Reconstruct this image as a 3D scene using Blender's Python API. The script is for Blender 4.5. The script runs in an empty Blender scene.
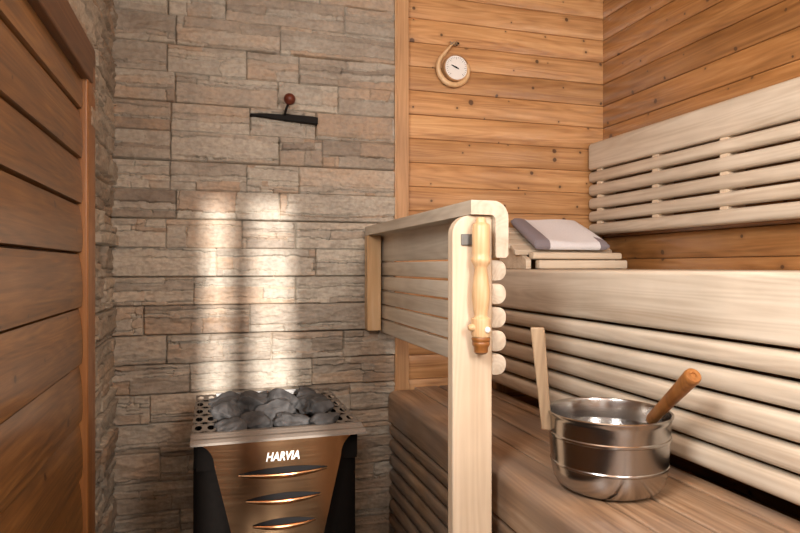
import bpy, bmesh, math, random
import numpy as np
from mathutils import Vector, Matrix, noise
random.seed(7)
Z0 = 1.05                       # eye height above the floor
COL = bpy.context.scene.collection
SC = bpy.context.scene
PI = math.pi

# ------------------------------------------------------------------ helpers
def link(o, parent=None):
    COL.objects.link(o)
    if parent is not None: o.parent = parent
    return o
def tag(o, label=None, cat=None, group=None, kind=None):
    if label: o['label'] = label
    if cat: o['category'] = cat
    if group: o['group'] = group
    if kind: o['kind'] = kind
    return o
def empty(name, loc, label, cat, group=None):
    o = bpy.data.objects.new(name, None); o.empty_display_size = .05
    link(o); o.location = loc
    return tag(o, label, cat, group)
def build(name, bm, m, parent=None, smooth=False, bevel=0, seg=2, off=None):
    """bm is in world coordinates; parent's location is subtracted"""
    if off is None: off = Vector(parent_world(parent)) if parent is not None else Vector((0, 0, 0))
    bmesh.ops.translate(bm, verts=bm.verts, vec=-off)
    bmesh.ops.recalc_face_normals(bm, faces=bm.faces)
    me = bpy.data.meshes.new(name); bm.to_mesh(me); bm.free()
    if m: me.materials.append(m)
    if smooth:
        for p in me.polygons: p.use_smooth = True
        if smooth is not True:
            me.set_sharp_from_angle(angle=math.radians(smooth))
    o = bpy.data.objects.new(name, me); link(o, parent)
    if bevel:
        b = o.modifiers.new('bevel', 'BEVEL'); b.width = bevel; b.segments = seg; b.limit_method = 'ANGLE'; b.angle_limit = math.radians(40)
    return o
def parent_world(p):
    v = Vector((0, 0, 0))
    while p is not None:
        v = v + Vector(p.location); p = p.parent
    return v
def single(name, bm, m, origin, **k):
    o = build(name, bm, m, None, off=Vector(origin), **k); o.location = origin; return o
def box(bm, x0, x1, y0, y1, z0, z1):
    vs = [bm.verts.new(p) for p in ((x0,y0,z0),(x1,y0,z0),(x1,y1,z0),(x0,y1,z0),(x0,y0,z1),(x1,y0,z1),(x1,y1,z1),(x0,y1,z1))]
    for f in ((0,3,2,1),(4,5,6,7),(0,1,5,4),(1,2,6,5),(2,3,7,6),(3,0,4,7)): bm.faces.new([vs[i] for i in f])
def rrect(x0, x1, z0, z1, bl=0, br=0, tr=0, tl=0, n=6):
    pts = []
    def arc(cx, cz, r, a0):
        if r <= 0: pts.append((cx, cz)); return
        for i in range(n + 1):
            a = a0 + i / n * PI / 2
            pts.append((cx + r * math.cos(a), cz + r * math.sin(a)))
    arc(x0 + bl, z0 + bl, bl, PI); arc(x1 - br, z0 + br, br, 1.5 * PI); arc(x1 - tr, z1 - tr, tr, 0); arc(x0 + tl, z1 - tl, tl, PI / 2)
    return pts
def prism(bm, pts, a0, a1, axis='y', ins=0.0):
    """extrude 2D profile along an axis; ins rounds the end edges"""
    def P(p, a):
        return {'y': (p[0], a, p[1]), 'x': (a, p[0], p[1]), 'z': (p[0], p[1], a)}[axis]
    cx = sum(p[0] for p in pts) / len(pts); cz = sum(p[1] for p in pts) / len(pts)
    sec = [(a0, 0.0), (a1, 0.0)]
    if ins:
        sec = [(a0, ins), (a0 + ins * .3, ins * .3), (a0 + ins, 0), (a1 - ins, 0), (a1 - ins * .3, ins * .3), (a1, ins)]
    rings = []
    for a, s in sec:
        r = []
        for p in pts:
            dx, dz = p[0] - cx, p[1] - cz; L = math.hypot(dx, dz) or 1
            k = max(0, (L - s) / L)
            r.append(bm.verts.new(P((cx + dx * k, cz + dz * k), a)))
        rings.append(r)
    n = len(pts)
    for r, q in zip(rings, rings[1:]):
        for i in range(n): bm.faces.new((r[i], r[(i+1) % n], q[(i+1) % n], q[i]))
    bm.faces.new(rings[0]); bm.faces.new(rings[-1])
def lathe(bm, prof, c, n=40, axis=None, closed=True):
    """prof: list of (r, h); c centre; optional axis vector"""
    M = Matrix.Identity(3)
    if axis is not None: M = Vector((0, 0, 1)).rotation_difference(Vector(axis).normalized()).to_matrix()
    c = Vector(c); rings = []
    for r, h in prof:
        if r < 1e-6: rings.append([bm.verts.new(c + M @ Vector((0, 0, h)))])
        else: rings.append([bm.verts.new(c + M @ Vector((r * math.cos(2*PI*i/n), r * math.sin(2*PI*i/n), h))) for i in range(n)])
    for a, b in zip(rings, rings[1:]):
        for i in range(n):
            j = (i + 1) % n
            if len(a) == 1 and len(b) == 1: continue
            if len(a) == 1: bm.faces.new((a[0], b[j], b[i]))
            elif len(b) == 1: bm.faces.new((a[i], a[j], b[0]))
            else: bm.faces.new((a[i], a[j], b[j], b[i]))
def tube(bm, pts, rad, n=10):
    pts = [Vector(p) for p in pts]; rings = []
    up = Vector((0.13, .3, 1)).normalized()
    for i, p in enumerate(pts):
        d = (pts[min(i+1, len(pts)-1)] - pts[max(i-1, 0)]).normalized()
        a = d.cross(up).normalized(); b = d.cross(a)
        r = rad[i] if isinstance(rad, (list, tuple)) else rad
        rings.append([bm.verts.new(p + r * (math.cos(2*PI*k/n) * a + math.sin(2*PI*k/n) * b)) for k in range(n)])
    for a, b in zip(rings, rings[1:]):
        for k in range(n): bm.faces.new((a[k], a[(k+1) % n], b[(k+1) % n], b[k]))
    bm.faces.new(rings[0]); bm.faces.new(rings[-1])
BM = bmesh.new

# ------------------------------------------------------------------ materials
def mat(name):
    m = bpy.data.materials.new(name); m.use_nodes = True
    nt = m.node_tree; nt.nodes.clear()
    out = nt.nodes.new('ShaderNodeOutputMaterial'); b = nt.nodes.new('ShaderNodeBsdfPrincipled')
    nt.links.new(b.outputs[0], out.inputs[0])
    return m, nt, b
def N(nt, t, **k):
    n = nt.nodes.new(t)
    for a, v in k.items(): setattr(n, a, v)
    return n
def mth(nt, op, a, b=None, clamp=False):
    n = N(nt, 'ShaderNodeMath', operation=op); n.use_clamp = clamp
    for i, v in enumerate((a, b)):
        if v is None: continue
        if isinstance(v, (int, float)): n.inputs[i].default_value = v
        else: nt.links.new(v, n.inputs[i])
    return n.outputs[0]
def mix(nt, f, a, b, mode='MIX'):
    n = N(nt, 'ShaderNodeMix', data_type='RGBA', blend_type=mode)
    for i, v in ((0, f), (6, a), (7, b)):
        if isinstance(v, (int, float)): n.inputs[i].default_value = v
        elif isinstance(v, (tuple, list)): n.inputs[i].default_value = (*v[:3], 1)
        else: nt.links.new(v, n.inputs[i])
    return n.outputs[2]
def ramp(nt, f, stops):
    n = N(nt, 'ShaderNodeValToRGB'); e = n.color_ramp.elements
    while len(e) < len(stops): e.new(.5)
    for el, (p, c) in zip(e, stops):
        el.position = p; el.color = (*c, 1) if len(c) == 3 else c
    nt.links.new(f, n.inputs[0]); return n.outputs[0]
def lin(*c):
    return tuple(((v/255) / 12.92 if v/255 <= .04045 else ((v/255 + .055) / 1.055) ** 2.4) for v in c)

def wood(name, dark, mid, light, axis='y', rough=.5, knots=0.0, pitch=None, z0=0, var=.15, gscale=1.0, bump=.15, knot_cells=(6.0, 10.5), coat=0.0, stain=None):
    """axis = direction of the grain (object space)"""
    m, nt, b = mat(name)
    tc = N(nt, 'ShaderNodeTexCoord'); oi = N(nt, 'ShaderNodeObjectInfo')
    sep = N(nt, 'ShaderNodeSeparateXYZ'); nt.links.new(tc.outputs['Object'], sep.inputs[0])
    if pitch:
        idx = mth(nt, 'FLOOR', mth(nt, 'DIVIDE', mth(nt, 'SUBTRACT', sep.outputs[2], z0), pitch))
        wn = N(nt, 'ShaderNodeTexWhiteNoise', noise_dimensions='1D'); nt.links.new(idx, wn.inputs['W']); rnd = wn.outputs['Value']
    else: rnd = oi.outputs['Random']
    W = mth(nt, 'MULTIPLY', rnd, 37.0)
    mp = N(nt, 'ShaderNodeMapping'); nt.links.new(tc.outputs['Object'], mp.inputs[0])
    lo, hi = 1.3 * gscale, 26 * gscale
    mp.inputs['Scale'].default_value = {'x': (lo, hi, hi), 'y': (hi, lo, hi), 'z': (hi, hi, lo)}[axis]
    n1 = N(nt, 'ShaderNodeTexNoise', noise_dimensions='4D'); nt.links.new(mp.outputs[0], n1.inputs['Vector']); nt.links.new(W, n1.inputs['W'])
    n1.inputs['Scale'].default_value = 1; n1.inputs['Detail'].default_value = 7; n1.inputs['Roughness'].default_value = .62; n1.inputs['Distortion'].default_value = .6
    # growth-ring streaks
    mp2 = N(nt, 'ShaderNodeMapping'); nt.links.new(tc.outputs['Object'], mp2.inputs[0])
    lo2, hi2 = .8, 11
    mp2.inputs['Scale'].default_value = {'x': (lo2, hi2, hi2), 'y': (hi2, lo2, hi2), 'z': (hi2, hi2, lo2)}[axis]
    n2 = N(nt, 'ShaderNodeTexNoise', noise_dimensions='4D'); nt.links.new(mp2.outputs[0], n2.inputs['Vector']); nt.links.new(W, n2.inputs['W'])
    n2.inputs['Scale'].default_value = 1; n2.inputs['Detail'].default_value = 1.5
    ring = mth(nt, 'FRACT', mth(nt, 'MULTIPLY', n2.outputs[0], 22))
    ring = mth(nt, 'ABSOLUTE', mth(nt, 'SUBTRACT', ring, .5))
    f = mth(nt, 'ADD', mth(nt, 'MULTIPLY', n1.outputs[0], .85), mth(nt, 'MULTIPLY', ring, .2))
    c = ramp(nt, f, [(.28, dark), (.5, mid), (.72, light)])
    # per board tint
    c = mix(nt, 1.0, c, ramp(nt, rnd, [(0, (1-var, 1-var*1.1, 1-var*1.25)), (.5, (1, 1, 1)), (1, (1+var*.6, 1+var*.6, 1+var*.5))]), 'MULTIPLY')
    bl = N(nt, 'ShaderNodeTexNoise'); nt.links.new(tc.outputs['Object'], bl.inputs['Vector']); bl.inputs['Scale'].default_value = 4.5; bl.inputs['Detail'].default_value = 4
    c = mix(nt, .45, c, mix(nt, 1.0, c, ramp(nt, bl.outputs[0], [(.3, (.74, .70, .66)), (.7, (1.14, 1.11, 1.08))]), 'MULTIPLY'))
    if stain:
        st = N(nt, 'ShaderNodeTexNoise'); nt.links.new(tc.outputs['Object'], st.inputs['Vector']); st.inputs['Scale'].default_value = 3.2; st.inputs['Detail'].default_value = 3
        c = mix(nt, ramp(nt, st.outputs[0], [(.42, (0, 0, 0)), (.62, (.75,)*3)]), c, stain)
    if knots:
        along, across = knot_cells
        kx = {'x': 0, 'y': 1, 'z': 2}[axis]
        cmb = N(nt, 'ShaderNodeCombineXYZ')
        nt.links.new(mth(nt, 'ADD', mth(nt, 'MULTIPLY', sep.outputs[kx], along), mth(nt, 'MULTIPLY', rnd, 3.7)), cmb.inputs[0])
        nt.links.new(mth(nt, 'MULTIPLY', sep.outputs[2 if kx != 2 else 0], across), cmb.inputs[1])
        wob = N(nt, 'ShaderNodeTexNoise'); nt.links.new(tc.outputs['Object'], wob.inputs['Vector']); wob.inputs['Scale'].default_value = 40
        vo = N(nt, 'ShaderNodeTexVoronoi', voronoi_dimensions='2D', feature='F1'); nt.links.new(cmb.outputs[0], vo.inputs['Vector']); vo.inputs['Scale'].default_value = 1
        # local elliptic distance in metres
        vs = N(nt, 'ShaderNodeVectorMath', operation='SUBTRACT'); nt.links.new(cmb.outputs[0], vs.inputs[0]); nt.links.new(vo.outputs['Position'], vs.inputs[1])
        vm = N(nt, 'ShaderNodeVectorMath', operation='MULTIPLY'); nt.links.new(vs.outputs[0], vm.inputs[0]); vm.inputs[1].default_value = (1/along, 1.0/across, 0)
        ln = N(nt, 'ShaderNodeVectorMath', operation='LENGTH'); nt.links.new(vm.outputs[0], ln.inputs[0])
        sc = N(nt, 'ShaderNodeSeparateColor'); nt.links.new(vo.outputs['Color'], sc.inputs[0])
        rad = mth(nt, 'ADD', mth(nt, 'MULTIPLY', mth(nt, 'POWER', sc.outputs[0], 3.0), .0095), .0032)
        rad = mth(nt, 'MULTIPLY', rad, mth(nt, 'LESS_THAN', sc.outputs[1], knots))
        rad = mth(nt, 'MULTIPLY', rad, mth(nt, 'ADD', mth(nt, 'MULTIPLY', wob.outputs[0], 1.0), .5))
        rel = mth(nt, 'DIVIDE', ln.outputs['Value'], mth(nt, 'ADD', rad, .00001))
        core = ramp(nt, mth(nt, 'MULTIPLY', rel, .25), [(.17, (1, 1, 1)), (.26, (0, 0, 0))])
        halo = ramp(nt, mth(nt, 'MULTIPLY', rel, .25), [(.1, (1, 1, 1)), (.75, (0, 0, 0))])
        c = mix(nt, mth(nt, 'MULTIPLY', halo, .5), c, tuple(v * .55 for v in mid))
        c = mix(nt, mth(nt, 'MULTIPLY', core, .85), c, lin(66, 38, 20))
    nt.links.new(c, b.inputs['Base Color'])
    b.inputs['Roughness'].default_value = rough
    if coat: b.inputs['Coat Weight'].default_value = coat; b.inputs['Coat Roughness'].default_value = .18
    bp = N(nt, 'ShaderNodeBump'); bp.inputs['Strength'].default_value = bump; bp.inputs['Distance'].default_value = .002
    nt.links.new(n1.outputs[0], bp.inputs['Height']); nt.links.new(bp.outputs[0], b.inputs['Normal'])
    return m

PITCH = .0953
M = {}
M['pale_y'] = wood('pale bench wood', lin(182,166,146), lin(206,194,176), lin(222,212,197), 'y', .48, var=.07, gscale=.9)
M['pale_z'] = wood('pale upright wood', lin(196,172,144), lin(216,196,170), lin(230,214,192), 'z', .5, var=.06)
M['pale_x'] = wood('pale cross wood', lin(180,160,136), lin(206,190,168), lin(222,210,192), 'x', .5, var=.06)
M['seat'] = wood('worn seat wood', lin(100,74,54), lin(156,126,98), lin(190,164,138), 'y', .40, var=.1, gscale=1.5, stain=lin(124,108,96))
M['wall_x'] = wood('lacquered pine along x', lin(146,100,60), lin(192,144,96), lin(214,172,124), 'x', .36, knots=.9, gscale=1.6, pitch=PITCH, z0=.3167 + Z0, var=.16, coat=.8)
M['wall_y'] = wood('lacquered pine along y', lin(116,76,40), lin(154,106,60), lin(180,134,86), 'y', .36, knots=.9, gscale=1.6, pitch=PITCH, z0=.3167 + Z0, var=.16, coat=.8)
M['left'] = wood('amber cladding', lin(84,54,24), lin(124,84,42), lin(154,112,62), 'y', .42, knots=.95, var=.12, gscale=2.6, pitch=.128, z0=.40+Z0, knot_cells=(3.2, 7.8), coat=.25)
M['trim'] = wood('pine trim', lin(146,106,70), lin(180,138,96), lin(200,162,120), 'z', .45, var=.08)
M['trim_y'] = wood('pine header trim', lin(76,46,24), lin(106,70,40), lin(128,90,54), 'y', .45, var=.08)
M['jamb'] = wood('amber jamb', lin(116,70,34), lin(150,100,54), lin(172,122,72), 'z', .4, var=.05)
M['birch'] = wood('turned birch', lin(186,144,98), lin(212,176,132), lin(226,198,160), 'z', .38, var=.02)
M['grip'] = wood('brown ladle wood', lin(112,68,30), lin(146,94,46), lin(172,118,64), 'z', .4, var=.02)
M['stick'] = wood('worn handle wood', lin(120,98,74), lin(152,128,100), lin(176,154,126), 'z', .55, var=.02)
M['plain_floor'] = None

def plain(name, c, rough=.5, metal=0, bump=0, bs=60, var=.1):
    m, nt, b = mat(name)
    tc = N(nt, 'ShaderNodeTexCoord'); n = N(nt, 'ShaderNodeTexNoise'); nt.links.new(tc.outputs['Object'], n.inputs['Vector'])
    n.inputs['Scale'].default_value = bs; n.inputs['Detail'].default_value = 5
    nt.links.new(ramp(nt, n.outputs[0], [(.3, tuple(v*(1-var) for v in c)), (.7, tuple(min(1, v*(1+var)) for v in c))]), b.inputs['Base Color'])
    b.inputs['Roughness'].default_value = rough; b.inputs['Metallic'].default_value = metal; b.inputs['Specular IOR Level'].default_value = .25
    if bump:
        bp = N(nt, 'ShaderNodeBump'); bp.inputs['Strength'].default_value = bump; bp.inputs['Distance'].default_value = .003
        nt.links.new(n.outputs[0], bp.inputs['Height']); nt.links.new(bp.outputs[0], b.inputs['Normal'])
    return m
M['black'] = plain('black enamel', lin(15, 12, 10), .85, 0)
M['black'].node_tree.nodes['Principled BSDF'].inputs['Specular IOR Level'].default_value = .05
M['iron'] = plain('black iron', lin(20, 17, 15), .8, 0)
M['rock'] = plain('sauna rock', lin(70, 68, 67), .85, 0, .9, 45, .4)
M['white'] = plain('white print', lin(238, 236, 230), .5)
M['dial'] = plain('dial white', lin(226, 222, 216), .4, var=.02)
M['ink'] = plain('dark ink', lin(14, 12, 12), .8)
M['knob'] = plain('dark red wood knob', lin(92, 44, 30), .35)
M['floor'] = plain('dark floor tile', lin(40, 33, 28), .5)
M['ceil'] = M['wall_x']
M['plate'] = plain('perforated steel', lin(150, 146, 142), .38, .85, .1, 300)
M['plate_dull'] = plain('dull steel', lin(128, 118, 108), .55, .5, .1, 300)
M['hinge'] = plain('grey metal', lin(120, 120, 118), .4, .7)
def steel(name, c, rough, axis='z', k=.12):
    m, nt, b = mat(name)
    tc = N(nt, 'ShaderNodeTexCoord'); mp = N(nt, 'ShaderNodeMapping'); nt.links.new(tc.outputs['Object'], mp.inputs[0])
    mp.inputs['Scale'].default_value = (3, 3, 300) if axis == 'z' else (300, 3, 3)
    n = N(nt, 'ShaderNodeTexNoise'); nt.links.new(mp.outputs[0], n.inputs['Vector']); n.inputs['Scale'].default_value = 1; n.inputs['Detail'].default_value = 3
    b.inputs['Base Color'].default_value = (*c, 1); b.inputs['Metallic'].default_value = 1
    nt.links.new(mth(nt, 'ADD', mth(nt, 'MULTIPLY', n.outputs[0], k), rough - k/2), b.inputs['Roughness'])
    return m
M['steel'] = steel('bucket steel', lin(176, 172, 168), .22)
M['front'] = steel('brushed heater front', lin(206, 166, 126), .2)
def glassy():
    m, nt, b = mat('water'); b.inputs['Base Color'].default_value = (.9, .95, .97, 1); b.inputs['Roughness'].default_value = .02
    b.inputs['Transmission Weight'].default_value = 1; b.inputs['IOR'].default_value = 1.33; return m
M['water'] = glassy()

# ------------------------------------------------------------------ stacked stone
def vnoise(X, Y, seed, sx, sy):
    """smooth value noise in numpy"""
    rs = np.random.RandomState(seed); G = rs.rand(256, 256)
    x = X * sx + 1000; y = Y * sy + 1000
    xi = np.floor(x).astype(int); yi = np.floor(y).astype(int); fx = x - xi; fy = y - yi
    fx = fx*fx*(3-2*fx); fy = fy*fy*(3-2*fy)
    g = lambda a, b: G[a % 256, b % 256]
    return (g(xi, yi)*(1-fx) + g(xi+1, yi)*fx)*(1-fy) + (g(xi, yi+1)*(1-fx) + g(xi+1, yi+1)*fx)*fy
def stone_patch(X, Z, courses, joints, seed, rough=1.0):
    """returns height and tone arrays. X,Z 2-D arrays (metres)."""
    rs = random.Random(seed)
    Xw = X + (vnoise(X, Z, seed+1, 14, 30) - .5) * .012 + (vnoise(X, Z, seed+2, 60, 90) - .5) * .004
    Zw = Z + (vnoise(X, Z, seed+3, 9, 20) - .5) * .011 + (vnoise(X, Z, seed+4, 50, 60) - .5) * .005
    H = np.zeros_like(X); T = np.zeros_like(X); U = np.zeros_like(X); PM = np.zeros_like(X)
    for ci in range(len(courses) - 1):
        z1, z0 = courses[ci], courses[ci+1]           # top, bottom
        js = [X.min() - 1] + sorted(joints[ci]) + [X.max() + 1]
        for a, b in zip(js, js[1:]):
            m = (X >= a) & (X < b) & (Z >= z0) & (Z < z1)
            if not m.any(): continue
            base = rs.uniform(0, .008) ; tone = rs.random()
            n = rs.choice((3, 3, 4, 5)); cuts = sorted(rs.uniform(.12, .88) for _ in range(n - 1))
            cuts = [0] + cuts + [1]
            aa = max(a, X.min()); bb = min(b, X.max())
            for c0, c1 in zip(cuts, cuts[1:]):
                k = rs.choice((1, 1, 2, 2, 3)); xs = sorted(rs.uniform(aa, bb) for _ in range(k - 1))
                xs = [-99] + xs + [99]
                for xa, xb in zip(xs, xs[1:]):
                    lo = z0 + (z1 - z0) * c0 + rs.uniform(-.006, .006); hi = z0 + (z1 - z0) * c1
                    if c0 == 0: lo = -99
                    if c1 == 1: hi = 99
                    mm = m & (Xw >= xa) & (Xw < xb) & (Zw >= lo)
                    d = base + rs.uniform(0, .011) * rough
                    tl = rs.uniform(-.1, .12)
                    H[mm] = (d + tl * (Z[mm] - (z0 + z1) / 2))
                    T[mm] = tone * .5 + rs.random() * .5; U[mm] = rs.random()
            e = np.minimum(np.minimum(X - a, b - X), np.minimum(Z - z0, z1 - Z))
            PM[m & (e < .0016)] = 1
    gap = vnoise(X, Z, seed+8, 12, 40)
    dv = np.zeros_like(X, dtype=bool); dv[1:, :] = np.abs(np.diff(T, axis=0)) > 1e-6
    dh = np.zeros_like(X, dtype=bool); dh[:, 1:] = np.abs(np.diff(T, axis=1)) > 1e-6
    H[dv & (gap > .38)] -= .012; H[dh & (gap > .5)] -= .010
    H[PM > 0] = -.022
    H += (vnoise(X, Z, seed+5, 25, 70) - .5) * .0055 * rough + (vnoise(X, Z, seed+6, 70, 200) - .5) * .0028 * rough + (vnoise(X, Z, seed+7, 6, 12) - .5) * .005
    return H, T, U
def stone_mat():
    m, nt, b = mat('stacked stone')
    at = N(nt, 'ShaderNodeAttribute', attribute_name='tone'); sp = N(nt, 'ShaderNodeSeparateColor'); nt.links.new(at.outputs['Color'], sp.inputs[0])
    tc = N(nt, 'ShaderNodeTexCoord')
    n = N(nt, 'ShaderNodeTexNoise'); nt.links.new(tc.outputs['Object'], n.inputs['Vector']); n.inputs['Scale'].default_value = 9; n.inputs['Detail'].default_value = 6; n.inputs['Roughness'].default_value = .65
    n2 = N(nt, 'ShaderNodeTexNoise'); nt.links.new(tc.outputs['Object'], n2.inputs['Vector']); n2.inputs['Scale'].default_value = 70; n2.inputs['Detail'].default_value = 5
    f = mth(nt, 'ADD', mth(nt, 'MULTIPLY', sp.outputs[0], .55), mth(nt, 'MULTIPLY', n.outputs[0], .6))
    c = ramp(nt, f, [(.22, lin(112, 98, 84)), (.42, lin(142, 129, 113)), (.6, lin(162, 152, 137)), (.8, lin(182, 171, 154))])
    c = mix(nt, mth(nt, 'MULTIPLY', ramp(nt, mth(nt, 'MULTIPLY', sp.outputs[1], n.outputs[0]), [(.3, (0,0,0)), (.55, (1,1,1))]), .5), c, lin(168, 130, 94))
    c = mix(nt, mth(nt, 'MULTIPLY', ramp(nt, n2.outputs[0], [(.35, (1,1,1)), (.6, (0,0,0))]), .3), c, lin(96, 82, 72))
    nt.links.new(c, b.inputs['Base Color']); b.inputs['Roughness'].default_value = .62
    bp = N(nt, 'ShaderNodeBump'); bp.inputs['Strength'].default_value = .5; bp.inputs['Distance'].default_value = .004
    nt.links.new(n2.outputs[0], bp.inputs['Height']); nt.links.new(bp.outputs[0], b.inputs['Normal'])
    return m
M['stone'] = stone_mat()
def stone_wall(name, a0, a1, zz0, zz1, courses, joints, seed, place, step=.0027, rough=1.0):
    A = np.arange(a0, a1 + step/2, step); Zs = np.arange(zz0, zz1 + step/2, step)
    X, Z = np.meshgrid(A, Zs)
    H, T, U = stone_patch(X, Z, courses, joints, seed, rough)
    P = place(X.ravel(), Z.ravel() + Z0, H.ravel())
    nx, nz = len(A), len(Zs)
    idx = np.arange(nx * nz).reshape(nz, nx)
    q = np.stack([idx[:-1, :-1], idx[:-1, 1:], idx[1:, 1:], idx[1:, :-1]], -1).reshape(-1, 4)
    me = bpy.data.meshes.new(name)
    me.vertices.add(nx*nz); me.vertices.foreach_set('co', np.ascontiguousarray(P, dtype=np.float32).ravel())
    me.loops.add(q.size); me.loops.foreach_set('vertex_index', q.ravel().astype(np.int32))
    me.polygons.add(len(q)); me.polygons.foreach_set('loop_start', np.arange(0, q.size, 4, dtype=np.int32))
    me.update(calc_edges=True)
    ca = me.color_attributes.new('tone', 'FLOAT_COLOR', 'POINT')
    cc = np.ones((nx*nz, 4), dtype=np.float32); cc[:, 0] = T.ravel(); cc[:, 1] = U.ravel(); cc[:, 2] = 0
    ca.data.foreach_set('color', cc.ravel())
    me.materials.append(M['stone'])
    o = bpy.data.objects.new(name, me); link(o); return tag(o, kind='structure')

def ux(u, y=2.30):          # where the photo's joints stand on the stone wall
    a = (u - 400) / 622
    return y * (.2897 + .9571*a) / (.9571 - .2897*a)
jt = [[168,226,344],[176,280],[167,246.5,299],[175,278,338],[171,250,316],[171,278.8,322],[170,246.5,299],[176,279.5],[166,241.8,295.5],
      [216,316],[193.5,295.5],[143.7,249.6],[167,271.5,343],[190,311.8],[150,232,350],[200,290],[160,260,330],[210,300],[180,270],[230,320],[170,280],[200,300],[150,250],[220,310],[180,280]]
pz = .1012
top_line = .065 + 9 * pz
courses = [top_line + 2*pz, top_line + pz] + [top_line - i*pz for i in range(23)]
joints = [[ux(150), ux(260)], [ux(205), ux(320)]] + [[ux(u) for u in r] for r in jt]
WX0 = -.325
stone_wall('wall_back_stone', WX0, .671, -1.05, 1.16, courses[:-1], joints, 11,
           lambda a, z, h: np.stack([a, 2.302 - h, z], -1))
rj = random.Random(5)
jl = [[1.0 + rj.uniform(0, .3), 1.45 + rj.uniform(0, .2), 1.9 + rj.uniform(0, .25)] for _ in courses]
stone_wall('wall_left_stone', .55, 2.31, -1.05, 1.16, courses[:-1], jl, 31,
           lambda a, z, h: np.stack([np.where((a < 1.80) & (z < Z0 + .575), -.340, -.326 + h * 1.0), a, z], -1), step=.004, rough=1.4)

# ------------------------------------------------------------------ wood room shell
def board_wall(name, a0, a1, zlo, zhi, lines, m, place, groove=.004, depth=.008, bow=.0036, step_lip=0):
    """horizontal boards as a profile in z extruded along a; place(a,z,h)->xyz, h outwards"""
    bm = BM(); prof = []
    ls = sorted(l for l in lines if zlo < l < zhi); ls = [zlo] + ls + [zhi]
    for z0, z1 in zip(ls, ls[1:]):
        g = groove
        prof += [(z0, -depth)]
        n = 6
        for i in range(n + 1):
            t = i / n
            h = bow * (1 - (2*t-1)**2) - (.0018 if i in (0, n) else 0) + step_lip * (1 - t)
            prof.append((z0 + g/2 + (z1 - z0 - g) * t, h))
        prof += [(z1 - .0002, -depth)]
    A = [bm.verts.new(place(a0, z, h)) for z, h in prof]; B = [bm.verts.new(place(a1, z, h)) for z, h in prof]
    for i in range(len(prof) - 1): bm.faces.new((A[i], A[i+1], B[i+1], B[i]))
    o = build(name, bm, m, smooth=35); return tag(o, kind='structure')
lines = [.3167 + Z0 + k * PITCH for k in range(-20, 14)]
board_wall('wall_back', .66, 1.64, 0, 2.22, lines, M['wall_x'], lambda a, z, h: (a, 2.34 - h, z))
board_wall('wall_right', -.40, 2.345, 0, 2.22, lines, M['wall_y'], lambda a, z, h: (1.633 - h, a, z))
ll = [Z0 + v for v in (.93, .80, .665, .532, .40, .274, .158, .034, -.105, -.25, -.395, -.54, -.69, -.84)]
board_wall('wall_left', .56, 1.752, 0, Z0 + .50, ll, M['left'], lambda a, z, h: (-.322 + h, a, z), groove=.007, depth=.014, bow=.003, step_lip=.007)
def slab(name, x0, x1, y0, y1, z0, z1, m, **k):
    bm = BM(); box(bm, x0, x1, y0, y1, z0, z1); o = build(name, bm, m, **k); return tag(o, kind='structure')
slab('floor', -.5, 1.8, -.5, 2.5, -.08, 0, M['floor'])
slab('ceiling', -.5, 1.8, -.5, 2.5, 2.21, 2.3, M['wall_x'])
slab('wall_back_backing', -.5, 1.8, 2.35, 2.45, 0, 2.3, M['trim'])
slab('wall_right_backing', 1.65, 1.75, -.5, 2.45, 0, 2.3, M['trim'])
# left wall behind the stone, and with a window opening beside the camera
LW = (-.02, .52, Z0 + .34, Z0 + 1.08)      # y0,y1,z0,z1
bm = BM()
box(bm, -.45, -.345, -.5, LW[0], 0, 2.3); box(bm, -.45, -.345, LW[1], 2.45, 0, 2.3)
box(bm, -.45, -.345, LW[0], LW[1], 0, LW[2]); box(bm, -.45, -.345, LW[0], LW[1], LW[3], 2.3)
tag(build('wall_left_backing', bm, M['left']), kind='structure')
FWU = (.50, .80, Z0 + .25, Z0 + 1.05)
# front wall behind the camera with two narrow panes
FY = -.40
FW = [(-.037, .042), (.126, .262)]; FZ = (Z0 - .85, Z0 + .76)
bm = BM()
box(bm, -.45, FW[0][0], FY - .03, FY, 0, 2.3); box(bm, FW[0][1], FW[1][0], FY - .03, FY, 0, 2.3); box(bm, FW[1][1], FWU[0], FY - .03, FY, 0, 2.3); box(bm, FWU[1], 1.75, FY - .03, FY, 0, 2.3); box(bm, FWU[0], FWU[1], FY - .03, FY, 0, FWU[2]); box(bm, FWU[0], FWU[1], FY - .03, FY, FWU[3], 2.3)
for a, b in FW: box(bm, a, b, FY - .03, FY, 0, FZ[0]); box(bm, a, b, FY - .03, FY, FZ[1], 2.3)
tag(build('wall_front', bm, M['wall_x']), kind='structure')
bm = BM(); box(bm, FWU[0] - .05, FWU[1] + .05, FY - .12, FY - .10, FWU[2] - .05, 2.3); tag(build('sun_blocker', bm, M['white']), kind='structure')  # unseen panel added outside the front window to block the sun
bm = BM()
for a in ((FWU[0] - .04, FWU[0], FWU[2], FWU[3]), (FWU[1], FWU[1] + .04, FWU[2], FWU[3]), (FWU[0] - .04, FWU[1] + .04, FWU[3] + .001, FWU[3] + .04), (FWU[0] - .04, FWU[1] + .04, FWU[2] - .04, FWU[2] - .001)): box(bm, a[0], a[1], FY + .001, FY + .02, a[2], a[3])
tag(build('window_2', bm, M['trim']), kind='structure')
bm = BM()
y0, y1, z0, z1 = LW
for a in ((y0, y0+.03, z0, z1), (y1-.03, y1, z0, z1), (y0+.03, y1-.03, z0, z0+.03), (y0+.03, y1-.03, z1-.03, z1)):
    box(bm, -.38, -.335, *a)
tag(build('window_1', bm, M['trim'], bevel=.003), kind='structure')
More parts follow.
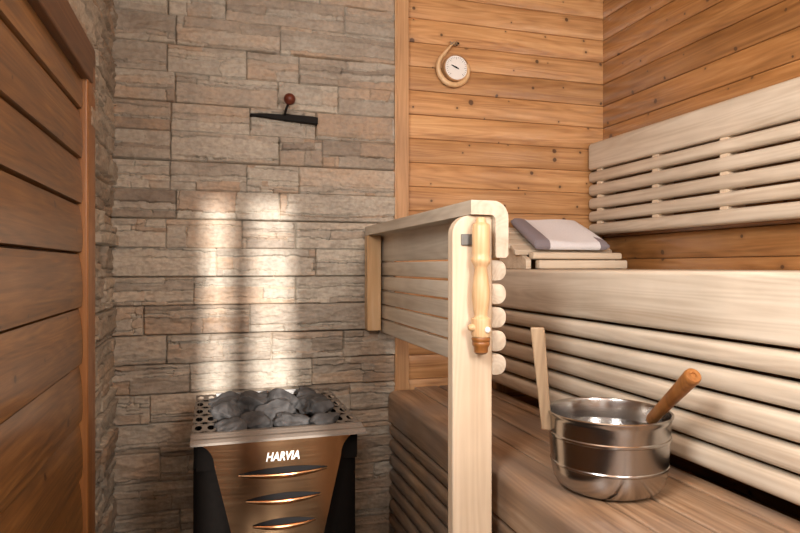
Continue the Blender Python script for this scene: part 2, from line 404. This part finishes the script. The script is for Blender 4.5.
# trims
bm = BM(); box(bm, .672, .680, 2.285, 2.345, 0, 2.21); box(bm, .680, .733, 2.300, 2.345, 0, 2.21)
tag(build('trim_1', bm, M['trim'], bevel=.003), kind='structure')
bm = BM(); prism(bm, rrect(-.332, -.303, 1.757, 1.865, 0, .006, .006, 0), 0, Z0 + .535, 'z')
tag(build('trim_2', bm, M['jamb'], smooth=40), kind='structure')
bm = BM(); box(bm, -.335, -.305, .56, 1.875, Z0 + .535, Z0 + .592); box(bm, -.335, -.297, .56, 1.80, Z0 + .480, Z0 + .535)
tag(build('trim_3', bm, M['trim_y'], bevel=.004), kind='structure')

# ------------------------------------------------------------------ lower bench
LB = -.475 + Z0; BY0 = -.36
lb = empty('lower_bench', (.84, .96, 0), 'wide low sauna bench of worn brown boards carrying the steel bucket', 'bench')
bm = BM()
pts = [(.757, LB - .03), (.757, LB), ] + [(.645 + .028 + .028*math.cos(PI/2 + i/8*PI/2), LB - .028 + .028*math.sin(PI/2 + i/8*PI/2)) for i in range(9)] + [(.645, LB - .112), (.650, LB - .117), (.675, LB - .117), (.675, LB - .03)]
prism(bm, pts, BY0, 2.285, 'y'); build('front_board', bm, M['seat'], lb, smooth=40, bevel=0)
for a, b in ((.765, .861), (.869, .990), (.999, 1.052)):
    bm = BM(); prism(bm, rrect(a, b, LB - .028, LB, 0, 0, .004, .004, 3), BY0, 2.33, 'y'); build('seat_board', bm, M['seat'], lb, smooth=40)
for i in range(7):
    zt = LB - .125 - i * .057
    bm = BM(); prism(bm, rrect(.648, .683, zt - .047, zt, .018, .004, .004, .018), BY0, 2.285, 'y', ins=.004); build('front_slat', bm, M['pale_y'] if i > 99 else M['seat'], lb, smooth=40)
for y in (.2, 1.1, 2.15):
    bm = BM(); box(bm, .684, .73, y, y + .07, 0, LB - .031); box(bm, .731, 1.05, y, y + .05, LB - .10, LB - .03)
    build('support', bm, M['trim'], lb, bevel=.003)

# ------------------------------------------------------------------ upper bench
UB = -.010 + Z0
ub = empty('upper_bench', (1.32, .96, 0), 'pale upper sauna bench with deep fascia board and rounded slats below', 'bench')
bm = BM(); prism(bm, rrect(1.02, 1.055, Z0 - .150, UB, .012, .003, .003, .012), BY0, 2.33, 'y'); build('fascia_board', bm, M['pale_y'], ub, smooth=40)
for x0 in (1.062, 1.178, 1.294, 1.410, 1.526):
    bm = BM(); prism(bm, rrect(x0, x0 + .100, UB - .028, UB - .001, 0, 0, .004, .004, 3), BY0, 2.33, 'y'); build('seat_board', bm, M['pale_y'], ub, smooth=40)
gaps = [.154, .211, .269, .329, .386, .444]
for a, b in zip(gaps, gaps[1:]):
    bm = BM(); prism(bm, rrect(1.02, 1.052, Z0 - b + .0045, Z0 - a - .0045, .017, .003, .003, .017), BY0, 2.33, 'y'); build('front_slat', bm, M['pale_y'], ub, smooth=40)
for y in (.1, .6, 2.2):
    bm = BM(); box(bm, 1.056, 1.10, y, y + .06, 0, UB - .03); box(bm, 1.101, 1.63, y, y + .05, UB - .10, UB - .03)
    build('support', bm, M['trim'], ub, bevel=.003)

# ------------------------------------------------------------------ backrest on the right wall
br = empty('backrest', (1.61, 1.2, Z0 + .13), 'pale slatted backrest mounted on the right pine wall above the upper bench', 'backrest')
XB = 1.546; YB = 2.322
bm = BM(); prism(bm, rrect(XB, XB + .03, Z0 + .410, Z0 + .525, .012, .004, .004, .012), BY0 + .3, YB, 'y', ins=.012); build('top_board', bm, M['pale_y'], br, smooth=40)
zs = [.408, .353, .296, .240, .186, .130]
for a, b in zip(zs, zs[1:]):
    bm = BM(); prism(bm, rrect(XB, XB + .03, Z0 + b + .0045, Z0 + a - .0045, .016, .003, .003, .016), BY0 + .3, YB, 'y', ins=.01); build('slat', bm, M['pale_y'], br, smooth=40)
for y in (2.26, 1.915, 1.595, 1.275, .975, .655, .335, .015):
    bm = BM(); prism(bm, rrect(XB + .012, 1.628, y - .016, y + .016), Z0 + .15, Z0 + .51, 'z'); build('batten', bm, M['pale_z'], br)

# ------------------------------------------------------------------ railing between heater and bench
rl = empty('railing', (.56, 1.8, 0), 'pale slatted wooden railing with capped handrail standing between heater and benches', 'railing')
bm = BM()
xo, zt, th, R = .647, Z0 + .149, .032, .038
pts = [(.555, zt - th)]
pts += [(.555, zt)] + [(xo - R + R*math.cos(PI/2 - i/8*PI/2), zt - R + R*math.sin(PI/2 - i/8*PI/2)) for i in range(9)] + [(xo, Z0 + .026), (xo - .006, Z0 + .020), (xo - th + .004, Z0 + .020), (xo - th, Z0 + .026)]
r2 = .012
pts += [(xo - th - r2 + r2*math.cos(i/5*PI/2), zt - th - r2 + r2*math.sin(i/5*PI/2)) for i in range(6)]
prism(bm, pts, 1.285, 2.288, 'y'); build('handrail', bm, M['pale_y'], rl, smooth=40, bevel=0)
bm = BM(); prism(bm, rrect(.517, .6135, 0, Z0 + .116, 0, 0, 0, .045, 10), 1.300, 1.332, 'y'); build('post', bm, M['pale_z'], rl, smooth=40, bevel=.003)
bm = BM(); prism(bm, rrect(.553, .606, Z0 - .239, Z0 + .117, .006, 0, 0, .006), 2.245, 2.288, 'y'); build('wall_post', bm, M['birch'], rl, smooth=40, bevel=.002)
for zc in (-.009, -.063, -.117, -.171, -.225):
    bm = BM(); prism(bm, rrect(.6145, .650, Z0 + zc - .0235, Z0 + zc + .0235, .003, .021, .021, .003), 1.302, 2.287, 'y', ins=.002); build('slat', bm, M['pale_y'], rl, smooth=40)
# turned grip on the post
hc = (.573, 1.272)
gh = empty('turned_grip', (hc[0], 1.30, Z0 - .19), 'turned light wooden spindle grip screwed to the face of the railing post', 'handle')
bm = BM(); k = .00222
pr = [(0, .109), (4, .109), (5, .105), (5.5, .098), (8.2, .094), (9, .088), (9, .030), (8.5, .022), (9.6, .018), (9.6, .010), (8, .004), (6.2, -.004), (7.6, -.025), (8.9, -.05), (9.3, -.068), (8.4, -.088), (6.6, -.108), (7.2, -.112), (9.4, -.116), (9.8, -.122), (9.8, -.150), (9, -.156), (0, -.156)]
lathe(bm, [(r*k, z) for r, z in pr], (hc[0], hc[1], Z0), 32); build('spindle', bm, M['birch'], gh, smooth=40)
bm = BM(); lathe(bm, [(0, -.156), (9*k, -.157), (9.6*k, -.161), (9*k, -.165), (8.4*k, -.167), (9*k, -.170), (8.6*k, -.175), (7.4*k, -.179), (7*k, -.190), (5*k, -.194), (0, -.195)], (hc[0], hc[1], Z0), 32)
o = build('end_cap', bm, M['grip'], gh, smooth=40); tag(o, 'darker ringed lower end of the grip')
bm = BM(); lathe(bm, [(0, .012), (.005, .011), (.008, .006), (.008, -.006), (.005, -.011), (0, -.012)], (hc[0] - .021, hc[1] - .004, Z0 - .135), 16, (1, 0, 0)); build('side_knob', bm, M['birch'], gh, smooth=40)
bm = BM(); lathe(bm, [(0, .006), (.006, .004), (.0075, 0), (0, -.002)], (hc[0] + .006, hc[1] - .0215, Z0 - .139), 14, (0.1, -1, 0)); build('stud', bm, M['white'], gh, smooth=True)
bm = BM(); box(bm, .536, .562, 1.294, 1.299, Z0 + .048, Z0 + .073); o = build('bracket', bm, M['hinge'], gh, bevel=.001); tag(o, 'grey metal bracket')

# ------------------------------------------------------------------ thermometer on the back wall
tx, tz = .938, Z0 + .796
th_ = empty('wall_thermometer', (tx, 2.335, tz), 'round dial thermometer in a wooden ring hung on the back pine wall', 'thermometer')
bm = BM()
ring = []; rr = []
for i in range(46):
    t = i / 45; a = math.radians(22 - t * 250); r = .062 + .006 * t
    ring.append((tx - .010 + r * math.cos(a), 2.322, tz - .004 + r * math.sin(a))); rr.append(.007 + .0045 * math.sin(t * PI) + .0006 * math.sin(i * 1.7))
ring += [(tx - .040, 2.320, tz + .066), (tx - .024, 2.318, tz + .086), (tx - .010, 2.316, tz + .098)]; rr += [.006, .005, .004]
tube(bm, ring, rr, 10); build('wooden_ring', bm, M['birch'], th_, smooth=True)
bm = BM(); lathe(bm, [(0, 0), (.056, 0), (.056, -.010), (.053, -.018), (.0495, -.020), (.0495, -.014), (0, -.014)], (tx, 2.334, tz), 40, (0, 1, 0)); build('case', bm, M['trim'], th_, smooth=35)
bm = BM(); lathe(bm, [(0, -.0155), (.048, -.0155), (.048, -.0145)], (tx, 2.334, tz), 40, (0, 1, 0)); d = build('dial', bm, M['dial'], th_)
bm = BM()
for i in range(25):
    a = math.radians(225 - i * 270/24); r0, r1 = .038 - (.005 if i % 4 == 0 else 0), .043
    ca, sa = math.cos(a), math.sin(a); w = .0006
    box_pts = [(tx + ca*r - s*sa*w, 2.3175, tz + sa*r + s*ca*w) for r, s in ((r0, -1), (r1, -1), (r1, 1), (r0, 1))]
    bm.faces.new([bm.verts.new(p) for p in box_pts])
build('scale_marks', bm, M['ink'], d, off=Vector(parent_world(th_)))
bm = BM(); tube(bm, [(tx - .022, 2.3165, tz + .009), (tx, 2.3165, tz), (tx + .010, 2.3165, tz - .005)], [.0016, .0032, .0014], 6); o = build('pointer', bm, M['ink'], th_)
bm = BM()
for q in (((-.028,.088),(-.012,.100),(.004,.090)), ((-.030,.100),(-.012,.088),(.002,.102))): tube(bm, [(tx + a, 2.315, tz + b) for a, b in q], .0035, 8)
build('hanging_cord', bm, M['stick'], th_, smooth=True)
bm = BM(); lathe(bm, [(0, 0), (.004, 0), (.004, .02), (0, .022)], (tx + .008, 2.336, tz + .098), 10, (0, -1, 0)); build('nail', bm, M['iron'], th_)

# ------------------------------------------------------------------ vent lever on the stone wall
ve = empty('vent_lever', (.26, 2.29, Z0 + .54), 'black metal bar with a round dark knob on the stone wall', 'vent')
bm = BM()
A = [(.131, .543, .537), (.19, .547, .533), (.24, .547, .528), (.255, .550, .527), (.30, .548, .525), (.355, .547, .522), (.372, .545, .520)]
f_, b_ = [], []
for y, L in ((2.262, f_), (2.296, b_)):
    for x, zt_, zb in A: L.append((bm.verts.new((x, y, Z0 + zt_)), bm.verts.new((x, y, Z0 + zb))))
for i in range(len(A) - 1):
    for L in (f_, b_): bm.faces.new((L[i][0], L[i+1][0], L[i+1][1], L[i][1]))
    bm.faces.new((f_[i][0], f_[i+1][0], b_[i+1][0], b_[i][0])); bm.faces.new((f_[i][1], f_[i+1][1], b_[i+1][1], b_[i][1]))
for i in (0, -1): bm.faces.new((f_[i][0], f_[i][1], b_[i][1], b_[i][0]))
build('bar', bm, M['iron'], ve, bevel=.002)
bm = BM(); tube(bm, [(.252, 2.262, Z0 + .545), (.256, 2.25, Z0 + .565), (.264, 2.235, Z0 + .588)], .0045, 10); build('rod', bm, M['iron'], ve, smooth=True)
bm = BM(); bmesh.ops.create_uvsphere(bm, u_segments=24, v_segments=16, radius=.021, matrix=Matrix.Translation((.265, 2.23, Z0 + .595))); build('knob', bm, M['knob'], ve, smooth=True)

# ------------------------------------------------------------------ heater
HX0, HX1, HY0, HY1, HZ = -.050, .388, 1.592, 2.15, Z0 - .423
CX = (HX0 + HX1) / 2
he = empty('sauna_heater', (CX, 1.88, 0), 'black sauna heater with brushed metal front and open stone tray on top', 'heater')
bm = BM()
prism(bm, rrect(HX0 + .004, HX1 - .004, HY0 + .055, HY1 - .01, .06, .06, .02, .02), .03, HZ - .09, 'z')
build('body', bm, M['black'], he, smooth=40, bevel=.004)
bm = BM()
for a in ((HX0 + .006, HX0 + .012, HY0 + .075, HY1 - .01), (HX1 - .012, HX1 - .006, HY0 + .075, HY1 - .01)): box(bm, a[0], a[1], a[2], a[3], HZ - .092, HZ - .013)
box(bm, HX0 + .013, HX1 - .013, HY1 - .016, HY1 - .01, HZ - .092, HZ - .013)
box(bm, HX0 + .013, HX1 - .013, HY0 + .05, HY0 + .056, HZ - .092, HZ - .013)
build('stone_tray', bm, M['black'], he)
for x in (HX0 + .05, HX1 - .05):
    for y in (HY0 + .12, HY1 - .08):
        bm = BM(); lathe(bm, [(0, 0), (.018, 0), (.018, .03), (0, .03)], (x, y, 0), 16); build('leg', bm, M['black'], he)
# rim
bm = BM()
PL0, PL1 = HX0 + .064, HX1 - .064
pts = [(HY0 + .070, HZ - .012), (HY0 + .070, HZ), (HY0 + .05, HZ + .001), (HY0 + .044, HZ - .003), (HY0 + .034, HZ - .001), (HY0 + .028, HZ - .005), (HY0 + .018, HZ - .003), (HY0 + .008, HZ - .004), (HY0, HZ - .010), (HY0, HZ - .016), (HY0 + .006, HZ - .017)]
prism(bm, pts, HX0, HX1, 'x')
build('top_rim', bm, M['plate_dull'], he, smooth=30)
bm = BM(); box(bm, PL0, PL1, HY1 - .012, HY1, HZ - .012, HZ + .004); build('rear_edge', bm, M['plate'], he)
def perforated(x0, x1, y0, y1, nx, ny, r, z, t=.003, ry=None):
    ry = ry or r
    bm = BM(); cw, ch = (x1-x0)/nx, (y1-y0)/ny; n = 16
    for i in range(nx):
        for j in range(ny):
            cx, cy = x0 + (i+.5)*cw, y0 + (j+.5)*ch; out, inn, low = [], [], []
            for q in range(n):
                a = 2*PI*q/n; ca, sa = math.cos(a), math.sin(a); s = min(cw/2/max(1e-9, abs(ca)), ch/2/max(1e-9, abs(sa)))
                if q % 4 == 2: s = None; sq = (cx + math.copysign(cw/2, ca), cy + math.copysign(ch/2, sa))
                if s is not None: sq = (cx + ca*s, cy + sa*s)
                out.append(bm.verts.new((*sq, z))); inn.append(bm.verts.new((cx + ca*r, cy + sa*ry, z))); low.append(bm.verts.new((cx + ca*r, cy + sa*ry, z - t)))
            for q in range(n):
                w = (q+1) % n; bm.faces.new((out[q], out[w], inn[w], inn[q])); bm.faces.new((inn[q], inn[w], low[w], low[q]))
    bmesh.ops.remove_doubles(bm, verts=bm.verts, dist=1e-5)
    return bm
for x0, x1 in ((HX0 + .001, PL0), (PL1, HX1 - .001)):
    build('perforated_plate', perforated(x0, x1, HY0 + .071, HY1, 2, 5, .0095, HZ, .0012, .027), M['plate_dull'], he)
for x in (PL0, PL1):
    bm = BM(); box(bm, x - .0015, x + .0015, HY0 + .071, HY1 - .013, HZ - .09, HZ - .001); build('tray_wall', bm, M['black'], he)
# bowed, tapering front panel
def fw(z):      # half width of the panel at height z below the rim
    d = (HZ - .017) - z
    if d < .055: return .160 + .052 * (1 - math.sqrt(max(0, 1 - (1 - max(0, d)/.055) ** 2)))
    return .160 - (d - .055) * .24
def fy(x, z):
    s = (x - CX) / .22
    return HY0 + .004 + .03 * s*s
bm = BM(); rows = []
zz = [HZ - .017 - .001*i for i in range(6)] + [HZ - .025 - .005*i for i in range(11)] + [HZ - .080 - .02*i for i in range(24)]
for z in zz:
    w = max(.06, fw(z)); rows.append([bm.verts.new((CX - .003 + w*(2*i/24 - 1), fy(CX + w*(2*i/24 - 1), z), z)) for i in range(25)])
for a, b in zip(rows, rows[1:]):
    for i in range(24): bm.faces.new((a[i], a[i+1], b[i+1], b[i]))
for r_, s in ((0, 1), (24, -1)):      # returned edges
    ed = [bm.verts.new((row[r_].co.x, row[r_].co.y + .06, row[r_].co.z)) for row in rows]
    for i in range(len(rows) - 1): bm.faces.new((rows[i][r_], rows[i+1][r_], ed[i+1], ed[i]))
fp = build('front_panel', bm, M['front'], he, smooth=40); tag(fp, 'brushed bronze-toned metal front panel')
HEO = Vector(parent_world(he))
for k_, (zl, x0, x1) in enumerate(((-.523, .064, .288), (-.589, .082, .270), (-.653, .098, .256), (-.717, .112, .240), (-.781, .126, .228))):
    n = 20; xc = (x0 + x1)/2; bm = BM(); bm2 = BM(); top, lip, lip2, slo_t, slo_b = [], [], [], [], []
    for i in range(n + 1):
        x = x0 + (x1 - x0) * i / n; s = (x - xc) / ((x1 - x0) / 2); b = (1 - s*s); y = fy(x, 0)
        z = Z0 + zl
        slo_t.append(bm2.verts.new((x, y - .0012, z + .004 + .012 * b))); slo_b.append(bm2.verts.new((x, y - .0012, z - .001)))
        top.append(bm.verts.new((x, y - .001, z - .002 - .012*b))); lip.append(bm.verts.new((x, y - .001 - .015 * b - .002, z))); lip2.append(bm.verts.new((x, y - .001 - .015*b - .001, z + .0025)))
    bk = [bm.verts.new((v.co.x, v.co.y + .0022, v.co.z + .0005)) for v in lip2]
    for i in range(n):
        bm.faces.new((top[i], top[i+1], lip[i+1], lip[i])); bm.faces.new((lip[i], lip[i+1], lip2[i+1], lip2[i])); bm.faces.new((lip2[i], lip2[i+1], bk[i+1], bk[i]))
        bm2.faces.new((slo_b[i], slo_b[i+1], slo_t[i+1], slo_t[i]))
    build('louvre', bm, M['front'], fp, smooth=30, off=HEO); o = build('air_slot', bm2, M['ink'], fp, off=HEO)
# lettering
cu = bpy.data.curves.new('lettering', 'FONT'); cu.body = 'HARVIA'; cu.size = .030; cu.extrude = .0008; cu.shear = .25; cu.align_x = 'CENTER'; cu.offset = .0006
to = bpy.data.objects.new('t', cu); COL.objects.link(to); bpy.context.view_layer.update()
me = bpy.data.meshes.new_from_object(to.evaluated_get(bpy.context.evaluated_depsgraph_get())); bpy.data.objects.remove(to)
lo = bpy.data.objects.new('lettering', me); me.materials.clear(); me.materials.append(M['white']); link(lo, fp)
Mx = Matrix.Rotation(PI/2, 4, 'X'); me.transform(Matrix.Diagonal((.80, 1, 1, 1))); me.transform(Mx)
xm = sum(v.co.x for v in me.vertices) / len(me.vertices)
for v in me.vertices: v.co = Vector((v.co.x - xm + .174, v.co.y + fy(v.co.x - xm + .174, 0) - .0015, v.co.z + Z0 - .490)) - HEO
tag(lo, 'white italic maker lettering')

# ------------------------------------------------------------------ stones, one object each
def rock(seed, size):
    rs = random.Random(seed); bm = BM(); bmesh.ops.create_icosphere(bm, subdivisions=4, radius=1)
    pl = []
    for _ in range(rs.randint(9, 13)):
        d = Vector((rs.gauss(0, 1), rs.gauss(0, 1), rs.gauss(0, 1))).normalized(); pl.append((d, rs.uniform(.5, .85)))
    off = Vector((rs.random()*50,)*3)
    for v in bm.verts:
        p = v.co.copy()
        for d, h in pl:
            t = p.dot(d)
            if t > h: p -= d * (t - h) * .93
        p += v.co * (noise.noise(p*2.2 + off) * .13 + noise.noise(p*7 + off) * .035)
        v.co = Vector((p.x*size[0], p.y*size[1], p.z*size[2]))
    R_ = Matrix.Rotation(rs.uniform(0, 6.28), 4, 'Z') @ Matrix.Rotation(rs.uniform(-.35, .35), 4, 'X') @ Matrix.Rotation(rs.uniform(-.35, .35), 4, 'Y')
    bm.transform(R_); return bm
rs = random.Random(3)
rown = ['front', 'second', 'third', 'rear']; coln = ['leftmost', 'second from left', 'third from left', 'rightmost']
for ri, y in enumerate((1.712, 1.815, 1.925, 2.045)):
    cols = (4, 3, 4, 3)[ri]
    for c in range(cols):
        w = (PL1 - PL0 - .06); x = PL0 + .030 + w * (c / (cols - 1)) + rs.uniform(-.006, .006)
        sz = (rs.uniform(.052, .070), rs.uniform(.048, .062), rs.uniform(.034, .046))
        zc = HZ - .014 + rs.uniform(-.012, .010) + (.012 if ri in (1, 2) else 0)
        bm = rock(100 + ri*10 + c, sz); o = build('heater_stone', bm, M['rock'], None, smooth=22, off=Vector((0, 0, 0))); o.location = (x, y + rs.uniform(-.008, .008), zc)
        cn = coln[c] if c < cols - 1 else 'rightmost'
        tag(o, f'grey rough stone on top of the heater, {cn} in the {rown[ri]} row', 'stone', 'stones heaped in the heater')
for i in range(12):      # the layer below, glimpsed between them
    c, r = i % 4, i // 4
    bm = rock(300 + i, (.045, .05, .03)); o = build('heater_stone', bm, M['rock'], None, smooth=22, off=Vector((0, 0, 0)))
    o.location = (PL0 + .045 + c * .075, 1.76 + r * .13, HZ - .062)
    tag(o, 'dark rough stone deep in the heater beneath the topmost stones', 'stone', 'stones in the lower layer of the heater')

# ------------------------------------------------------------------ bucket, water, ladle
bx, by = .819, 1.155
bu = empty('sauna_bucket', (bx, by, LB), 'round stainless steel bucket with wooden handle standing on the lower bench', 'bucket')
bm = BM(); H = .163
prof = [(0, 0), (.088, 0), (.100, .003), (.112, .011), (.120, .024), (.1245, .045), (.1255, .055), (.1275, .057), (.1275, .060), (.1262, .062), (.129, .105), (.1295, .113), (.1318, .115), (.1318, .119), (.1300, .121), (.1315, .150), (.1335, .157), (.1360, .160), (.1365, .163), (.1345, .165), (.1310, .1635), (.1290, .158), (.1270, .110), (.1235, .050), (.117, .022), (.100, .006), (0, .004)]
prof = [(a*.96, b) for a, b in prof]; lathe(bm, prof, (bx, by, LB + .001), 72); build('bucket_body', bm, M['steel'], bu, smooth=30)
# wooden upright handle
bm = BM()
b0 = Vector((.693, 1.195, Z0 - .352)); b1 = Vector((.676, 1.205, Z0 - .132))
d = (b1 - b0).normalized(); sx = Vector((.857, -.515, 0)); sy = d.cross(sx).normalized()
def plank(bm, p0, p1, w0, w1, t, sx, sy):
    vs = []
    for p, w in ((p0, w0), (p1, w1)):
        for a, b in ((-1, -1), (1, -1), (1, 1), (-1, 1)): vs.append(bm.verts.new(p + sx*a*w/2 + sy*b*t/2))
    for f in ((0,1,2,3),(4,5,6,7),(0,1,5,4),(1,2,6,5),(2,3,7,6),(3,0,4,7)): bm.faces.new([vs[i] for i in f])
plank(bm, b0, b1, .021, .030, .012, sx, sy)
o = build('handle', bm, M['stick'], bu, bevel=.003); tag(o, 'flat upright wooden handle')
bm = BM(); lathe(bm, [(0, 0), (.1212, 0), (.1212, .003), (0, .003)], (bx, by, LB + .118), 60)
w = single('bucket_water', bm, M['water'], (bx, by, LB + .118)); tag(w, 'clear water filling the steel bucket', 'water', kind='stuff')
ld = empty('ladle', (.905, 1.150, LB + .02), 'wooden handled ladle with round brown grip leaning out of the bucket', 'ladle')
tip = Vector((.892, .987, Z0 - .210)); inn = Vector((.924, 1.150, Z0 - .338)); ax = (tip - inn); L = ax.length; ax.normalize()
bm = BM(); pr = [(0, 0), (.010, 0), (.0125, .01), (.0135, L*.4), (.0155, L*.8), (.0168, L - .008), (.0160, L - .002), (.0142, L), (.006, L), (.005, L - .003), (0, L - .003)]
lathe(bm, pr, inn, 28, ax); build('grip', bm, M['grip'], ld, smooth=35)
bm = BM(); tube(bm, [inn + ax*.02, inn - ax*.03, (.930, 1.185, LB + .07), (.90, 1.175, LB + .055)], .004, 10); build('shaft', bm, M['steel'], ld, smooth=True)
bm = BM(); lathe(bm, [(0, 0), (.03, .003), (.042, .016), (.045, .034), (.043, .034), (.040, .017), (.029, .005), (0, .003)], (.862, 1.155, LB + .025), 32); build('scoop', bm, M['steel'], ld, smooth=True)

# ------------------------------------------------------------------ headrest with towel on the upper bench
hr = empty('headrest', (1.36, 2.19, UB), 'pale slatted wooden headrest lying under the towel on the upper bench', 'headrest')
hx0, hx1 = 1.165, 1.555
bm = BM(); prism(bm, rrect(2.062, 2.095, UB + .001, UB + .034, .006, .004, .004, .006), hx0, hx1 - .004, 'x', ins=.006); build('base_board', bm, M['pale_x'], hr, smooth=40)
bm = BM(); prism(bm, rrect(2.085, 2.125, UB + .037, UB + .064, .008, .004, .004, .010), hx0 - .012, hx1 - .012, 'x', ins=.006); build('front_slat', bm, M['pale_x'], hr, smooth=40)
for i in range(4):
    y = 2.13 + i*.05; z = UB + .058 + (y - 2.10) * .50
    bm = BM(); prism(bm, [(y, z - .018), (y + .04, z + .004), (y + .04, z + .022), (y, z)], 1.10, 1.53, 'x', ins=.004); build('slat', bm, M['pale_x'], hr, smooth=40)
for x in (1.13, 1.50):
    bm = BM(); prism(bm, [(2.10, UB + .001), (2.325, UB + .001), (2.325, UB + .150), (2.305, UB + .142), (2.14, UB + .055), (2.10, UB + .036)], x, x + .022, 'x'); build('side_rail', bm, M['pale_x'], hr, bevel=.002)
# towel
def towel_mat():
    m, nt, b = mat('striped towel')
    tc = N(nt, 'ShaderNodeTexCoord'); sp = N(nt, 'ShaderNodeSeparateXYZ'); nt.links.new(tc.outputs['Object'], sp.inputs[0])
    x = sp.outputs[0]
    f1 = mth(nt, 'MULTIPLY', mth(nt, 'GREATER_THAN', x, -.185), mth(nt, 'LESS_THAN', x, -.105))
    f2 = mth(nt, 'MULTIPLY', mth(nt, 'GREATER_THAN', x, .115), mth(nt, 'LESS_THAN', mth(nt, 'ADD', x, mth(nt, 'MULTIPLY', sp.outputs[1], 1.0)), .055))
    n = N(nt, 'ShaderNodeTexNoise'); nt.links.new(tc.outputs['Object'], n.inputs['Vector']); n.inputs['Scale'].default_value = 260
    c = mix(nt, mth(nt, 'ADD', f1, f2, True), lin(236, 234, 236), lin(128, 118, 124))
    c = mix(nt, mth(nt, 'MULTIPLY', n.outputs[0], .35), c, lin(150, 144, 146))
    nt.links.new(c, b.inputs['Base Color']); b.inputs['Roughness'].default_value = .95
    bp = N(nt, 'ShaderNodeBump'); bp.inputs['Strength'].default_value = .6; bp.inputs['Distance'].default_value = .002
    nt.links.new(n.outputs[0], bp.inputs['Height']); nt.links.new(bp.outputs[0], b.inputs['Normal']); return m
bm = BM(); nu, nv = 40, 26
T0 = Vector((1.33, 2.20, UB + .10))
def tp(s, t, up):     # s: across (x), t: front to back
    x = 1.160 + s * (.325 - .025*t) + t * .008; y = 2.085 + t * .215
    z = UB + .070 + .030 * (1 if up else 0) + t * .108 + .003*math.sin(s*7 + t*3) * (1 if up else 0)
    e = min(s, 1-s, t, 1-t); r = .035
    if up: z -= .010 * max(0, 1 - e/r) ** 2
    else: z += .012 * max(0, 1 - e/r) ** 2
    if s < .24 and up: z += .005 * math.sin(min(1, s/.24) * PI)
    return (x, y, z)
G = {}
for up in (0, 1):
    for i in range(nu+1):
        for j in range(nv+1): G[up, i, j] = bm.verts.new(tp(i/nu, j/nv, up))
for up in (0, 1):
    for i in range(nu):
        for j in range(nv): bm.faces.new((G[up,i,j], G[up,i+1,j], G[up,i+1,j+1], G[up,i,j+1]))
for i in range(nu):
    for j in (0, nv): bm.faces.new((G[0,i,j], G[0,i+1,j], G[1,i+1,j], G[1,i,j]))
for j in range(nv):
    for i in (0, nu): bm.faces.new((G[0,i,j], G[0,i,j+1], G[1,i,j+1], G[1,i,j]))
o = single('folded_towel', bm, towel_mat(), T0, smooth=60)
tag(o, 'folded white towel with mauve grey stripes lying on the sloping headrest', 'towel')

# ------------------------------------------------------------------ light
def area(name, loc, rot, sx, sy, power, col, spread=PI):
    l = bpy.data.lights.new(name, 'AREA'); l.shape = 'RECTANGLE'; l.size = sx; l.size_y = sy; l.energy = power; l.color = col; l.spread = spread
    o = bpy.data.objects.new(name, l); link(o); o.location = loc; o.rotation_euler = rot; return o
area('daylight_left_window', (-.35, (LW[0]+LW[1])/2, (LW[2]+LW[3])/2), (0, -PI/2, 0), .68, .48, 46, (1, .98, .95))
area('daylight_front_window', ((FWU[0]+FWU[1])/2, FY - .02, (FWU[2]+FWU[3])/2), (PI/2, 0, 0), FWU[1]-FWU[0], FWU[3]-FWU[2], 27, (1, .97, .93))
# weak soft fill added under the ceiling, no fixture there
fill_light = area('ceiling_fill', (.55, .9, 2.19), (0, 0, 0), .6, .6, 1.0, (1, .92, .82))
s = bpy.data.lights.new('sun', 'SUN'); s.energy = 7.5; s.angle = math.radians(1.7); s.color = (1, .95, .90)
so = bpy.data.objects.new('sun', s); link(so); so.rotation_euler = Vector((.006, 1, -math.tan(math.radians(11)))).to_track_quat('-Z', 'Y').to_euler()
w = bpy.data.worlds.new('world'); SC.world = w; w.use_nodes = True
w.node_tree.nodes['Background'].inputs[0].default_value = (1, .97, .93, 1); w.node_tree.nodes['Background'].inputs[1].default_value = 2.0

# ------------------------------------------------------------------ camera
cam = bpy.data.cameras.new('camera'); cam.lens = 28; cam.sensor_width = 36; cam.clip_start = .02
co = bpy.data.objects.new('camera', cam); link(co); co.location = (0, 0, Z0); co.rotation_euler = (PI/2, 0, -math.radians(16.84))
SC.camera = co
vs = SC.view_settings; vs.view_transform = 'Standard'; vs.look = 'None'; vs.gamma = 1; vs.use_curve_mapping = False; vs.exposure = 0
